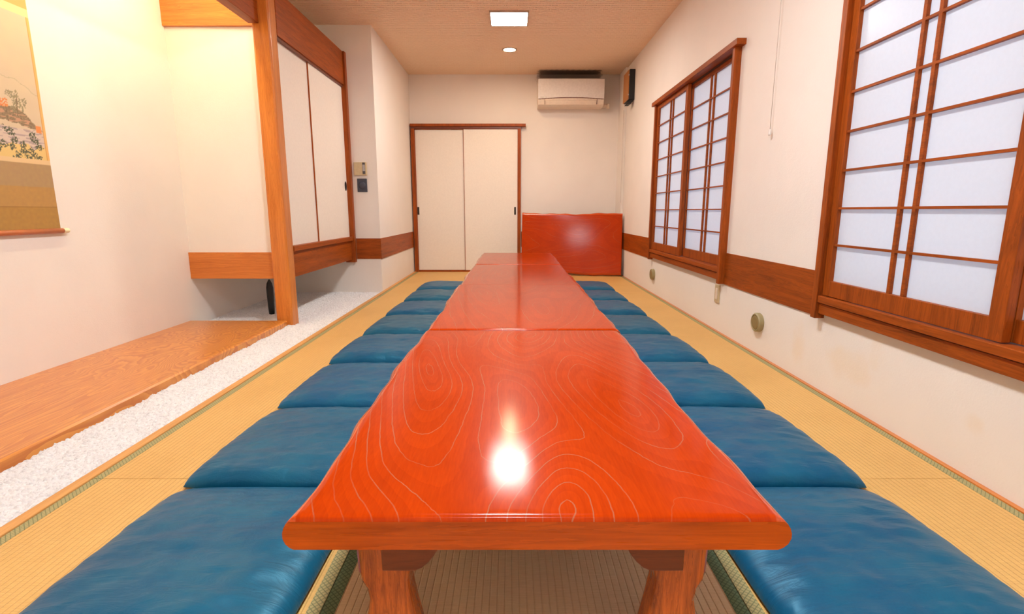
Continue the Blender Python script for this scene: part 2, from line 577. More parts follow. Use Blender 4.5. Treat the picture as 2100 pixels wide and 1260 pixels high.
# windows ---------------------------------------------------------
def window(c, name, label):
    w = thing(name, label, 'window', (XR, c, .335), None, 'structure')
    f = MB()
    for s in (-1, 1):                                # jambs with their horns below the sill
        f.box(1.347, 1.50, c + s * .865, c + s * .90, .33, 1.785)
    f.build('jamb', M['brown_z'], w, .002)
    h = box(1.333, 1.50, c - .955, c + .955, 1.775, 1.81)
    h.build('head_rail', M['brown_y'], w, .002)
    s = box(1.352, 1.50, c - .865, c + .865, .402, .433)
    s.build('sill', M['brown_y'], w, .003)
    box(1.362, XR + .02, c - .865, c + .865, .352, .398).build('apron', M['brown_y'], w, .002)
    tr = MB()
    tr.box(1.396, 1.401, c - .865, c + .865, 1.762, 1.775)
    tr.box(1.431, 1.47, c - .865, c + .865, 1.755, 1.775)
    tr.build('track', M['dimline'], w)
    z0, z1 = .436, 1.772
    for k, (y0, y1, x0) in enumerate(((c + .012, c + .863, 1.370), (c - .863, c + .055, 1.403))):
        x1 = x0 + .027
        sh = thing('sash', None, None, (0, 0, 0))
        sh.parent = w
        sh.location = Vector((x0, (y0 + y1) / 2, z0)) - Vector(w.location)
        fr = MB()
        st = .042 if k == 0 else .042
        fr.box(x0, x1, y0, y0 + .05, z0, z1)
        fr.box(x0, x1, y1 - .04, y1, z0, z1)
        fr.box(x0 + .001, x1, y0 + .05, y1 - .04, z0, .502)
        fr.box(x0 + .001, x1, y0 + .05, y1 - .04, 1.738, z1)
        fr.build('sash_frame', M['brown_z'], sh, .0015)
        la = MB()
        ya, yb, za, zb = y0 + .05, y1 - .04, .502, 1.738
        for r in range(1, 8):
            z = za + (zb - za) * r / 8
            la.box(x0 + .004, x1 - .010, ya, yb, z - .0045, z + .0045)
        ym = (ya + yb) / 2
        for d in (-.035, .035):
            la.box(x0 + .0045, x1 - .010, ym + d - .0075, ym + d + .0075, za, zb)
        la.build('lattice', M['brown_y'], sh)
        pp = box(x1 - .0095, x1 - .0085, ya - .01, yb + .01, za - .01, zb + .01)
        pp.build('paper_screen', M['shoji'], sh)
    return w
window(WIN[0][0], 'window_1', 'farther lattice window with two sliding white paper screens')
window(WIN[1][0], 'window_2', 'nearer large lattice window cut off by the photo edge')

# far sliding door -----------------------------------------------
d = thing('door_1', 'pair of cream paper sliding doors in a brown frame on the far wall', 'door', (-.58, YB, 0), None, 'structure')
fr = MB()
fr.box(-1.290, -1.246, 6.885, YB, 0, 1.829)
fr.box(.075, .113, 6.885, YB, 0, 1.829)
fr.box(-1.295, .174, 6.875, YB, 1.856, 1.888)
fr.build('door_frame', M['brown_z'], d, .002)
box(-1.290, .113, 6.895, YB, 1.829, 1.856).build('head_track', M['duskwood_x'], d)
box(-1.246, .075, 6.90, YB, 0.0, .014).build('threshold', M['brown_x'], d)
for (x0, x1, y0, px) in ((-1.246, -.60, 6.927, -1.228), (-.622, .075, 6.905, .040)):
    pn = box(x0 + .004, x1 - .004, y0, y0 + .018, .022, 1.822).build('sliding_panel', M['fusuma'], d, .001)
    e = MB()
    for a, b in ((x0, x0 + .0045), (x1 - .0045, x1)):
        e.box(a, b, y0 - .002, y0 + .02, .016, 1.829)
    e.box(x0, x1, y0 - .002, y0 + .02, .014, .024)
    e.box(x0, x1, y0 - .002, y0 + .02, 1.822, 1.829)
    ed = e.build('edge_trim', M['brown_z'], pn, shift=parent_loc(pn))
    hp = MB()
    hp.box(px - .012, px + .012, y0 - .004, y0 + .002, .752, .852)
    hh = hp.build('door_pull', M['darkmetal'], pn, .001, shift=parent_loc(pn))

# ------------------------------------------------------------------ alcove
one(MB().prism([(XL, -.06), (-1.596, -.06), (-1.596, .028), (-1.603, .035), (XL, .035)], 'y', YF, 3.60),
    'alcove_board', M['platform'], 'low orange wood-grain alcove board along the left wall beside white gravel',
    'platform', (-1.94, 1.0, -.06))

def rounded_rect(x0, x1, y0, y1, r, n=5):
    p = []
    for cx, cy, a0 in ((x1 - r, y1 - r, 0), (x0 + r, y1 - r, 90), (x0 + r, y0 + r, 180), (x1 - r, y0 + r, 270)):
        for k in range(n + 1):
            a = R(a0 + 90 * k / n)
            p.append((cx + r * math.cos(a), cy + r * math.sin(a)))
    return p
pl = MB()
pl.prism(rounded_rect(-1.680, -1.565, 3.62, 3.735, .014), 'z', -.06, ZC)
one(pl, 'pillar', M['pine_z'], 'tall orange wooden pillar between the alcove board and the raised cupboard', 'pillar', (-1.6225, 3.6775, -.06))
one(box(-1.70, -1.632, YF, 3.62, 1.99, 2.25), 'alcove_beam', M['brown_y'],
    'brown beam running overhead from the pillar towards the viewpoint', 'beam', (-1.666, 1.0, 1.99), bevel=.003)
struct(box(-1.69, -1.645, YF, 3.62, 2.25, ZC), 'wall_over_beam', M['wall'], 'narrow cream wall above the alcove beam', 'wall')

# raised cupboard --------------------------------------------------
cb = thing('wall_cupboard', 'raised built-in cupboard with cream sliding doors behind the wooden pillar', 'cupboard', (-1.93, 4.43, .33))
box(XL, -1.612, 3.68, YA, .345, 2.24).build('body', M['wall'], cb)
box(XL, -1.675, 3.66, 3.68, .327, .513).build('side_beam', M['pine_x'], cb, .002)
box(XL, -1.675, 3.655, 3.68, 1.988, 2.25).build('upper_beam', M['pine_x'], cb, .002)
box(-1.66, -1.565, 3.735, 5.125, 1.953, 2.25).build('lintel', M['brown_y'], cb, .003)
tk = MB()
tk.box(-1.625, -1.575, 3.735, 5.125, 1.938, 1.953)
tk.build('door_track', M['duskwood_y'], cb)
box(-1.64, -1.548, 5.125, YA, .300, 2.25).build('end_jamb', M['brown_z'], cb, .002)
box(-1.64, -1.560, 3.735, 5.125, .515, .553).build('door_rail', M['brown_y'], cb, .002)
box(-1.64, -1.580, 3.735, 5.125, .327, .512).build('apron', M['brown_y'], cb, .002)
for (y0, y1, x0, py) in ((3.70, 4.335, -1.610, None), (4.315, 5.125, -1.600, 5.085)):
    dr = box(x0, x0 + .009, y0, y1, .553, 1.945).build('sliding_door', M['fusuma'], cb, .001)
    eg = MB()
    eg.box(x0 - .0005, x0 + .0095, y0 - .001, y0 + .0035, .553, 1.945)
    eg.build('edge_trim', M['brown_z'], dr, shift=parent_loc(dr))
    if py:
        hd = MB()
        hd.lathe([(.004, .0), (.030, .001), (.030, .005), (.022, .006), (.020, .003), (.002, .0028)], (x0 + .0085, py, 1.034), 'x', 24)
        hd.v = [(p[0], py + (p[1] - py) * .8, 1.034 + (p[2] - 1.034) * 1.45) for p in hd.v]
        hd.build('door_pull', M['black'], dr, shift=parent_loc(dr))

# tube lamp behind the beam
tl = thing('tube_lamp', 'tube lamp fixed behind the alcove beam', 'lamp', (-1.76, 2.6, 2.16))
box(-1.725, -1.70, 2.08, 3.54, 2.165, 2.245).build('housing', M['white_plastic'], tl, .003)
mb = MB(); mb.smooth = True
mb.lathe([(.0145, 2.12), (.0145, 3.50)], (-1.745, 0, 2.20), 'y', 12)
mb.build('tube', M['tube_glow'], tl)

# gravel -----------------------------------------------------------
def gravel():
    st = .0065
    mb = MB()
    idx = {}
    rnd = random.Random(3)
    def h(x, y):
        p = Vector((x, y, 0))
        d1 = noise.voronoi(p * 85.0)[0]
        n = noise.noise(p * 9.0) * .006 + noise.noise(p * 30.0) * .0035
        return -.012 + n + max(0.0, .011 - d1[0] * .016) + (rnd.random() - .5) * .0025
    def edge(x, y):
        # heaps a little against the alcove board
        return .004 * math.exp(-((x + 1.596) / .035) ** 2) if y < 3.62 else 0.0
    def patch(x0, x1, y0, y1):
        nx, ny = max(1, round((x1 - x0) / st)), max(1, round((y1 - y0) / st))
        vs = []
        for j in range(ny + 1):
            for i in range(nx + 1):
                x, y = x0 + (x1 - x0) * i / nx, y0 + (y1 - y0) * j / ny
                jx = 0 if i in (0, nx) else (rnd.random() - .5) * .003
                jy = 0 if j in (0, ny) else (rnd.random() - .5) * .003
                vs.append((x + jx, y + jy, h(x, y) + edge(x, y)))
        fs = [(j * (nx + 1) + i, j * (nx + 1) + i + 1, (j + 1) * (nx + 1) + i + 1, (j + 1) * (nx + 1) + i)
              for j in range(ny) for i in range(nx)]
        mb.add(vs, fs)
    patch(-1.5955, -1.305, .9, 3.60)
    patch(XL, -1.305, 3.60, YA)
    mb.box(-1.5955, -1.305, YF, .9, -.06, -.012)
    mb.box(-1.5955, -1.305, .9, 3.6, -.06, -.03)
    mb.box(XL, -1.305, 3.6, YA, -.06, -.03)
    return mb
one(gravel(), 'gravel_bed', M['gravel'], 'strip of white gravel between the alcove board and the tatami floor', 'gravel', (-1.45, 2.5, -.06), kind='stuff')

# slim dark vase under the cupboard
mb = MB(); mb.smooth = True
mb.lathe([(.016, 0), (.021, .006), (.024, .06), (.026, .15), (.026, .215), (.020, .25), (.007, .278), (.002, .282)], (-1.915, 4.06, -.012), 'z', 20)
one(mb, 'vase', M['black'], 'slim black upright vase on the gravel just behind the pillar', 'vase', (-1.915, 4.06, -.012))

# ------------------------------------------------------------------ tatami mats
def mat_row(x0, x1, ys, mat, bl, br, words):
    bw = .029
    for k, (a, b) in enumerate(zip(ys, ys[1:])):
        t = thing('tatami_mat', words[k], 'tatami mat', ((x0 + x1) / 2, (a + b) / 2, -.06), 'straw tatami mats covering the floor')
        g = .0012
        box(x0 + bw + .0003, x1 - bw - .0003, a + g, b - g, -.06, 0).build('straw_surface', M[mat], t)
        box(x0 + g, x0 + bw, a + g, b - g, -.06, .0008).build('cloth_border', M[bl], t)
        box(x1 - bw, x1 - g, a + g, b - g, -.06, .0008).build('cloth_border', M[br], t)
ys = [YF, -.36, 1.455, 3.28, 5.105, YB]
pos = ['behind the viewpoint', 'at the very front', 'second from the front', 'third from the front', 'farthest back']
mat_row(-1.272, -.388, ys, 'tatami', 'border_olive', 'border_olive',
        ['yellow tatami mat of the gravel-side row, ' + p for p in pos])
ysm = [YF, .25, 1.99, 3.73, 5.40, YB]
mat_row(-.388, .482, ysm, 'tatami_mid', 'border_green', 'border_green',
        ['tatami mat under the row of tables, ' + p for p in pos])
mat_row(.482, 1.372, ys, 'tatami', 'border_olive', 'border_olive',
        ['yellow tatami mat of the window-side row, ' + p for p in pos])

# ------------------------------------------------------------------ tables
TL, TW, TH, TT = 1.292, .748, .330, .057
def grain_field(centres, warp):
    def g(x, y):
        q = Vector((x * 5 + warp, y * 2.2, warp))
        dx, dy = noise.noise(q) * .05, noise.noise(q + Vector((9, 4, 2))) * .12
        k = .75
        acc = 0.0
        for (cx, cy, a, b, sl) in centres:
            yy = y + dy - cy
            xx = x + dx - cx - sl * yy
            acc += math.exp(-k * math.sqrt((xx / a) ** 2 + (yy / b) ** 2))
        return -math.log(acc + 1e-80) / k + 40
    return g

def tabletop(field, seed, scuffs=()):
    rnd = random.Random(seed)
    ph = [rnd.uniform(0, 6.28) for _ in range(8)]
    def wave(s, y):
        return (.0045 * math.sin(5.1 * y + ph[s]) + .003 * math.sin(13 * y + ph[s + 2]) + .0018 * math.sin(31 * y + ph[s + 4]))
    prof = [(0, 0), (.006, -.0022), (.011, -.006), (.016, -.0125), (.020, -.020), (.0225, -.029), (.0225, -.038), (.019, -.047), (.013, -.0535), (.006, -.057)]
    nx, ny = 72, 124
    ys = [-TL / 2, -TL / 2 + .0015, -TL / 2 + .005]
    ys += [-TL / 2 + .012 + (TL - .024) * j / ny for j in range(ny + 1)]
    ys += [TL / 2 - .005, TL / 2 - .0015, TL / 2]
    drop = {0: .0085, 1: .0036, 2: .0009}
    n = len(ys)
    v, f, mi = [], [], []
    ring = (nx + 1) + 2 * (len(prof) - 1)
    for j, y in enumerate(ys):
        dz = drop.get(min(j, n - 1 - j), 0)
        wl, wr = wave(0, y), wave(1, y)
        xl, xr = -TW / 2 - wl * .6, TW / 2 + wr * .6
        pts = []
        for o, z in reversed(prof[1:]):
            pts.append((xl - o * (1 + wl * 40), y, TH + z))
        for i in range(nx + 1):
            pts.append((xl + (xr - xl) * i / nx, y, TH))
        for o, z in prof[1:]:
            pts.append((xr + o * (1 + wr * 40), y, TH + z))
        v += [(p[0], p[1], min(p[2], TH - dz) if p[2] > TH - .012 else p[2]) for p in pts]
    np_ = len(prof) - 1
    for j in range(n - 1):
        for i in range(ring - 1):
            f.append((j * ring + i, j * ring + i + 1, (j + 1) * ring + i + 1, (j + 1) * ring + i))
            mi.append(0 if np_ <= i < np_ + nx else 2)
        f.append((j * ring + ring - 1, j * ring, (j + 1) * ring, (j + 1) * ring + ring - 1))
        mi.append(1)
    f.append(tuple(range(ring)))
    mi.append(1)
    f.append(tuple(range((n - 1) * ring, n * ring))[::-1])
    mi.append(1)
    me = bpy.data.meshes.new('tabletop')
    me.from_pydata(v, [], f)
    for k in ('tabletop', 'tableedge', 'tableside'): me.materials.append(M[k])
    for p, k in zip(me.polygons, mi):
        p.material_index = k
        p.use_smooth = k != 1
    bm = bmesh.new(); bm.from_mesh(me)
    bmesh.ops.recalc_face_normals(bm, faces=bm.faces)
    bm.to_mesh(me); bm.free()
    ga = me.attributes.new('grain', 'FLOAT', 'POINT')
    gs = me.attributes.new('grain_slope', 'FLOAT', 'POINT')
    sc = me.attributes.new('scuff', 'FLOAT', 'POINT')
    e = .004
    a, b, c = [], [], []
    for x, y, z in v:
        g0 = field(x, y)
        gx, gy = field(x + e, y) - g0, field(x, y + e) - g0
        a.append(g0)
        b.append(max(2.0, math.hypot(gx, gy) / e))
        s = 0.0
        for (sx, sy, r) in scuffs:
            s = max(s, 1.0 if math.hypot(x - sx, (y - sy) * .8) < r else 0.0)
        c.append(s)
    ga.data.foreach_set('value', a)
    gs.data.foreach_set('value', b)
    sc.data.foreach_set('value', c)
    me.update()
    o = bpy.data.objects.new('tabletop', me)
    C.objects.link(o)
    return o

# cabriole leg: outline in (x from table centre line, z); s mirrors it
LEG = [(-.313, .274), (-.313, .21), (-.311, .164), (-.307, .147), (-.297, .129), (-.294, .108), (-.298, .084), (-.303, .05), (-.305, .0),
       (-.200, .0), (-.204, .04), (-.2145, .09), (-.221, .13), (-.222, .147), (-.216, .183), (-.210, .21), (-.210, .274)]
def table(loc, label, group, centres, warp, seed, scuffs=()):
    t = thing('low_table', label, 'table', (0, 0, 0), group)
    top = tabletop(grain_field(centres, warp), seed, scuffs)
    top.parent = t
    for sx in (-1, 1):
        for sy in (-1, 1):
            ya, yb = sy * (TL / 2 - .085), sy * (TL / 2 - .145)
            pts = [(sx * -1 * x, z) for x, z in LEG]
            lg = MB().prism(pts, 'y', min(ya, yb), max(ya, yb)).build('leg', M['leg_z'], t, .012, 3, shift=(0, 0, 0))
            br = [(.262, .274), (.262, .183), (.205, .183), (.192, .189), (.180, .200), (.171, .212), (.158, .235), (.140, .274)]
            y2 = sy * (TL / 2 - .068)
            MB().prism([(sx * x, z) for x, z in br], 'y', min(ya, y2), max(ya, y2)).build('leg_bracket', M['duskwood_x'], lg, .002, shift=(0, 0, 0))
    t.location = loc
    return t
grp = 'low tables set end to end'
near_c = [(-.285, .14, .024, .135, -.16), (.222, -.115, .030, .095, -.14), (.07, -.70, .03, .06, 0), (.44, -.48, .03, .07, -.1), (.02, .58, .03, .08, .1)]
table((.036, 1.381, .001), 'nearest red lacquered low table of the row, showing its front edge and curved legs', grp, near_c, 3.1, 1)
table((.045, 2.676, .0035), 'second red lacquered low table from the front of the row', grp,
      [(.10, -.2, .06, .2, .1), (-.2, .3, .05, .22, -.1), (.25, .35, .05, .15, 0)], 12.4, 2)
table((.050, 3.971, .001), 'third red lacquered low table from the front of the row', grp,
      [(-.10, 0, .06, .25, .1), (.22, .3, .05, .22, .1)], 22.7, 3)
table((.055, 5.266, .003), 'farthest red lacquered low table at the end of the row', grp,
      [(.0, .2, .06, .25, .1), (.2, -.3, .05, .22, .1)], 31.2, 4)
lt = table((0, 0, 0), 'red lacquered low table stood on its side against the far right corner', None,
           [(-.12, -.32, .06, .12, .1), (-.2, .05, .05, .30, .0), (.2, -.1, .06, .2, -.15), (.28, .45, .05, .25, .1)], 45.9, 5)
# stand it on its long edge, top facing the room and tilted back a little
ROT = Matrix.Rotation(R(-7.2), 4, 'Z') @ Matrix.Rotation(R(-9.2), 4, 'X') @ Matrix.Rotation(R(90), 4, 'X') @ Matrix.Rotation(R(90), 4, 'Z')
ROT = ROT @ Matrix.Scale(.965, 4)
lt.rotation_euler = ROT.to_euler()
lt.scale = (.965,) * 3
pts = [ROT @ v.co for c in lt.children for v in c.data.vertices]
lo = min(p.z for p in pts)
rt = max(p.x for p in pts)
lt.location = (1.372 - rt, YB - .004 - max(p.y for p in pts), -lo + .002)
print('LEAN front y', lt.location.y + min(p.y for p in pts))

# ------------------------------------------------------------------ cushions
def cushion(seed, wx, wy, res):
    rnd = random.Random(seed)
    off = Vector((rnd.uniform(0, 50), rnd.uniform(0, 50), rnd.uniform(0, 50)))
    T = rnd.uniform(.040, .050)
    n = res
    folds = []
    for _ in range(16):
        side = rnd.choice('nnfflr')
        p = rnd.uniform(-.85, .85)
        L = rnd.uniform(.15, .5)
        folds.append((side, p, L, rnd.uniform(.02, .05), rnd.uniform(-.006, .006), rnd.uniform(-.5, .5)))
    def outline(u, v):
        x = u * wx / 2 * (1 - .022 * v * v + .010 * noise.noise(Vector((v * 2.2, u, 0)) + off))
        y = v * wy / 2 * (1 - (.016 if v > 0 else .006) * u * u + .006 * noise.noise(Vector((u * 2.2, v, 3)) + off))
        k = .03 * max(0, abs(u) - .86) * max(0, abs(v) - .86) / .0196
        if v > 0: x *= 1 - .030 * v ** 4
        else: k *= .5
        return x * (1 - k), y * (1 - k)
    def top(u, v):
        e = max(0.0, (1 - abs(u) ** 4.5)) ** .5 * (max(0.0, 1 - v ** 3.2) ** .62 if v > 0 else max(0.0, 1 - (-v) ** 9) ** .5)
        z = T * e * (1 - .14 * v) * (1 + .12 * (1 - u * u) * (1 - v * v))
        q = Vector((u * 1.6, v * 4.5, 0)) + off
        z += e * (.006 * noise.noise(q) + .0045 * noise.noise(q * 2.3) + .002 * noise.noise(q * 5))
        for side, p, L, w, a, sk in folds:
            if side == 'n': s, t = v + 1, u - p
            elif side == 'f': s, t = 1 - v, u - p
            elif side == 'l': s, t = u + 1, v - p
            else: s, t = 1 - u, v - p
            if s < L:
                z += e * a * (1 - s / L) * math.exp(-((t - sk * s) / w) ** 2)
        return .010 + z
    mb = MB(); mb.smooth = True
    g = [math.sin((-1 + 2 * i / n) * PI / 2) * .55 + (-1 + 2 * i / n) * .45 for i in range(n + 1)]
    vs = []
    for v in g:
        for u in g:
            x, y = outline(u, v)
            vs.append((x, y, top(u, v)))
    nb = (n + 1) ** 2
    for v in g:
        for u in g:
            x, y = outline(u, v)
            e = max(0.0, (1 - abs(u) ** 8)) ** .5 * max(0.0, (1 - abs(v) ** 8)) ** .5
            vs.append((x, y, .008 - .008 * e))
    fs = []
    for j in range(n):
        for i in range(n):
            a = j * (n + 1) + i
            fs.append((a, a + 1, a + n + 2, a + n + 1))
            fs.append((nb + a, nb + a + n + 1, nb + a + n + 2, nb + a + 1))
    for i in range(n):
        for a, b in ((i, i + 1), (n * (n + 1) + i + 1, n * (n + 1) + i), ((i + 1) * (n + 1), i * (n + 1)), (i * (n + 1) + n, (i + 1) * (n + 1) + n)):
            fs.append((a, nb + a, nb + b, b))
    mb.add(vs, fs)
    return mb
ords = ['nearest the viewpoint', 'second from the front', 'third from the front', 'fourth from the front',
        'fifth from the front', 'sixth from the front', 'seventh from the front', 'farthest from the viewpoint']
for side, x0, x1, lab, grp_ in (('l', -.965, -.425, 'blue satin floor cushion between the tables and the gravel, ', 'cushions left of the tables'),
                                ('r', .510, 1.040, 'blue satin floor cushion between the tables and the windows, ', 'cushions right of the tables')):
    edges = [.765, 1.380, 1.995, 2.615, 3.232, 3.86, 4.485, 5.11, 5.755]
    for k in range(8):
        a, b = edges[k], edges[k + 1]
        mb = cushion(100 + k * 2 + (side == 'r'), x1 - x0, b - a - .001, 84 if k < 2 else 60 if k < 4 else 40)
        o = mb.build('floor_cushion', M['cushion'])
        o.location = ((x0 + x1) / 2 + random.uniform(-.006, .006), (a + b) / 2, .001)
        o.rotation_euler.z = R(random.uniform(-.8, .8))
        tag(o, lab + ords[k], 'cushion', grp_)

# ------------------------------------------------------------------ hanging scroll
def scroll():
    y0, y1, zt, zb = 2.035, 2.635, 2.25, .715
    t = thing('hanging_scroll', 'hanging scroll with a painted landscape on the left alcove wall', 'scroll', (XL, (y0 + y1) / 2, .70))
    rnd = random.Random(11)
    ny, nz = 170, 430
    X = XL + .012
    pine = [(2.36, 1.09), (2.385, 1.082), (2.41, 1.10), (2.445, 1.089), (2.467, 1.12), (2.455, 1.15), (2.43, 1.165), (2.50, 1.075), (2.515, 1.055), (2.54, 1.078),
            (2.56, 1.06), (2.525, 1.04), (2.47, 1.05), (2.455, 1.035), (2.575, 1.05), (2.50, 1.10), (2.57, 1.13), (2.585, 1.10), (2.56, 1.15), (2.30, 1.10), (2.25, 1.12), (2.2, 1.08), (2.15, 1.12)]
    tree = [(2.50, 1.28), (2.515, 1.30), (2.49, 1.31), (2.525, 1.27), (2.505, 1.325), (2.47, 1.32), (2.54, 1.30), (2.49, 1.26)]
    def col(y, z):
        q = Vector((y * 9, z * 9, 1))
        n4 = noise.noise(q * 15); n1 = noise.noise(q * 2) ; n2 = noise.noise(q * 7); n3 = noise.noise(Vector((y * 25, z * 120, 0)))
        if z > 1.722: return (.62, .36, .13)                    # upper mounting cloth
        if z > 1.688: return (.80, .60, .30)
        if z < .818: return (.40 + .03 * n2, .225 + .02 * n2, .065)
        if z < .822: return (.30, .16, .05)
        if z < .912: return (.44 + .03 * n2, .25 + .02 * n2, .085)
        if z < 1.022: return (.40 + .02 * n2, .26 + .02 * n2, .13)
        if z < 1.040: return (.70, .50, .27)
        if y > y1 - .012 or y < y0 + .012: return (.72, .42, .15)
        if y > y1 - .0145 or y < y0 + .0145: return (.55, .28, .08)
        c = (.60 + .02 * n1, .48 + .02 * n1, .335)
        if z < 1.10 + .03 * n1: c = (.70, .50, .20)
        elif z < 1.175 + .01 * n1: c = (.60, .48, .40) if n3 < .12 else (.40, .31, .30)
        # wooded bank
        bank = 1.205 - .03 * max(0, (y - 2.42) / .2) + .006 * n2
        topb = 1.262 - .07 * max(0, (y - 2.50) / .10) ** 1.2 + .012 * n1
        if bank < z < topb: c = (.26 + .12 * n4, .19 + .09 * n4, .12 + .05 * n4) if n3 < .2 else (.50, .28, .18)
        if 2.30 < y < 2.46 and topb - .005 < z < 1.30 + .02 * n1: c = (.62 + .1 * n4, .22 + .1 * n4, .09) if n4 > -.15 else c
        if 1.165 + .02 * n2 < z < 1.20 and 2.585 < y < 2.612: c = (.70, .26, .09)
        for ty, tz in tree:
            if math.hypot(y - ty, (z - tz)) < .017 + .012 * n2 and n4 > -.08: c = (.27 + .1 * n4, .23 + .08 * n4, .15)
        if abs(y - 2.505 - .1 * (z - 1.28)) < .003 and 1.23 < z < 1.31: c = (.22, .16, .10)
        for ty, tz in pine:
            if math.hypot(y - ty, (z - tz) * 1.1) < .018 + .012 * n2 and n4 > -.12: c = (.10 + .06 * n4, .105 + .06 * n4, .075)
        # far hills, faint
        hill = 1.375 + .03 * math.sin(y * 21) + .02 * n1
        if 1.33 < z < hill and hill - z < .006: c = (.48, .40, .27)
        if math.hypot(y - 2.33, z - 1.47) < .05 + .03 * n1 and n2 > .0: c = (.47, .39, .27)
        return c
    v, f, cols = [], [], []
    for j in range(nz + 1):
        z = zb + (zt - zb) * j / nz
        for i in range(ny + 1):
            y = y0 + (y1 - y0) * i / ny
            v.append((X + .0015 * math.sin(z * 5), y, z)); cols.append(col(y, z))
    w = ny + 1
    for j in range(nz):
        for i in range(ny):
            f.append((j * w + i, (j + 1) * w + i, (j + 1) * w + i + 1, j * w + i + 1))
    me = bpy.data.meshes.new('paper')
    off = parent_loc(t)
    me.from_pydata([tuple(Vector(p) - off) for p in v], [], f)
    at = me.attributes.new('paint', 'FLOAT_COLOR', 'POINT')
    flat = []
    for c in cols: flat += [max(0, c[0]), max(0, c[1]), max(0, c[2]), 1]
    at.data.foreach_set('color', flat)
    m = Mat('painted scroll', (.7, .5, .3), .75, .2)
    m.color(m.attr('paint', 'Color'))
    m.bump(m.noise(300, 2), .0004, .4)
    me.materials.append(m.m)
    me.update()
    o = bpy.data.objects.new('paper', me)
    C.objects.link(o)
    o.parent = t
    sd = o.modifiers.new('thick', 'SOLIDIFY'); sd.thickness = .0012
    mb = MB(); mb.smooth = True
    mb.lathe([(.0125, y0 - .004), (.0125, y1 + .006)], (XL + .016, 0, .703), 'y', 20)
    ro = mb.build('roller', M['roller'], t)
    for s, yy in ((-1, y0 - .004), (1, y1 + .006)):
        kb = MB(); kb.smooth = True
        kb.lathe([(.0115, 0), (.0125, s * .004), (.0125, s * .030), (.010, s * .034), (.004, s * .035)], (XL + .016, yy, .703), 'y', 20)
        tag(kb.build('roller_knob', M['ivory'], ro, shift=parent_loc(ro)), 'ivory coloured end knob')
    mb = MB()
    mb.box(XL + .004, XL + .02, y0, y1, zt - .004, zt + .014)
    mb.build('top_rod', M['roller'], t, .003)
scroll()

# ------------------------------------------------------------------ far wall fittings
def aircon():
    t = thing('air_conditioner', 'white wall air conditioner high on the far wall', 'air conditioner', (.725, YB, 2.07))
    x0, x1 = .317, 1.128
    body = [(6.95, 2.385), (6.735, 2.385), (6.712, 2.375), (6.705, 2.14), (6.722, 2.085), (6.78, 2.07), (6.95, 2.07)]
    b = MB(); b.prism(body, 'x', x0, x1)
    b.build('body', M['cream_plastic'], t, .006)
    n = 24                                              # glossy front panel with an arched lower edge
    v, f = [], []
    for k in range(n + 1):
        s = k / n
        x = x0 + .002 + (x1 - x0 - .004) * s
        zl = 2.150 + .017 * (1 - (2 * s - 1) ** 2)
        for z, y in ((2.388, 6.716), (2.378, 6.700), (2.30, 6.6965), (zl + .01, 6.695), (zl, 6.698), (zl, 6.712), (2.388, 6.722)):
            v.append((x, y, z))
    for k in range(n):
        for i in range(6):
            f.append((k * 7 + i, (k + 1) * 7 + i, (k + 1) * 7 + i + 1, k * 7 + i + 1))
    f.append(tuple(range(7))[::-1]); f.append(tuple(range(n * 7, n * 7 + 7)))
    pm = MB(); pm.smooth = False; pm.add(v, f)
    fp = pm.build('front_panel', M['white_plastic'], t)
    lg = box(.345, .392, 6.6945, 6.696, 2.166, 2.170)
    lg.box(.412, .424, 6.6945, 6.696, 2.167, 2.170)
    lg.build('maker_mark', M['grey_plastic'], fp, shift=parent_loc(fp))
    for xs in (.400, 1.038): box(xs, xs + .003, 6.698, 6.72, 2.09, 2.15).build('flap_seam', M['duskwood_z'], t)
    fl = MB(); fl.prism([(6.704, 2.138), (6.7, 2.13), (6.716, 2.084), (6.722, 2.086)], 'x', .405, 1.035)
    fl.build('flap', M['cream_plastic'], t, .001)
    dk = MB()
    for k in range(n):
        s0 = (k + .5) / n
        zl = 2.150 + .017 * (1 - (2 * s0 - 1) ** 2)
        dk.box(x0 + .004 + (x1 - x0 - .008) * k / n, x0 + .004 + (x1 - x0 - .008) * (k + 1) / n, 6.699, 6.71, zl - .006, zl + .004)
    dk.build('outlet_gap', M['duskwood_x'], t)
    pp = MB(); pp.smooth = True
    pp.lathe([(.022, 0), (.022, .05), (.016, .055)], (1.20, 6.86, 2.065), 'z', 16)
    pp.build('pipe', M['cream_plastic'], t)
    box(1.126, 1.20, 6.845, 6.875, 2.075, 2.11).build('pipe_elbow', M['cream_plastic'], t, .006)
aircon()

sp = thing('wall_speaker', 'black speaker with a wooden side mounted high in the far right corner', 'speaker', (1.36, 6.45, 2.0))
SY0, SY1 = 6.22, 6.50
box(1.326, XR, SY0, SY1, 2.045, 2.372).build('casing', M['blackgrill'], sp, .006)
box(1.316, 1.326, SY0 + .012, SY1, 2.05, 2.368).build('wood_panel', M['speakerwood'], sp, .002)
bk = MB(); bk.prism([(1.300, 1.995), (1.345, 1.995), (1.388, 2.045), (1.34, 2.045)], 'y', SY0, SY0 + .12)
bk.build('bracket', M['blackgrill'], sp, .004)
for z in (2.10, 2.31):
    box(1.313, 1.325, SY0 - .002, SY0 + .012, z - .006, z + .006).build('corner_clip', M['brushed'], sp)
wm = MB(); wm.lathe([(.0035, .9), (.0035, 2.0)], (1.352, 6.60, 0), 'z', 8)
one(wm, 'speaker_cable', M['cord'], 'thin cable hanging down the corner below the speaker', 'cable', (1.352, 6.60, .9))

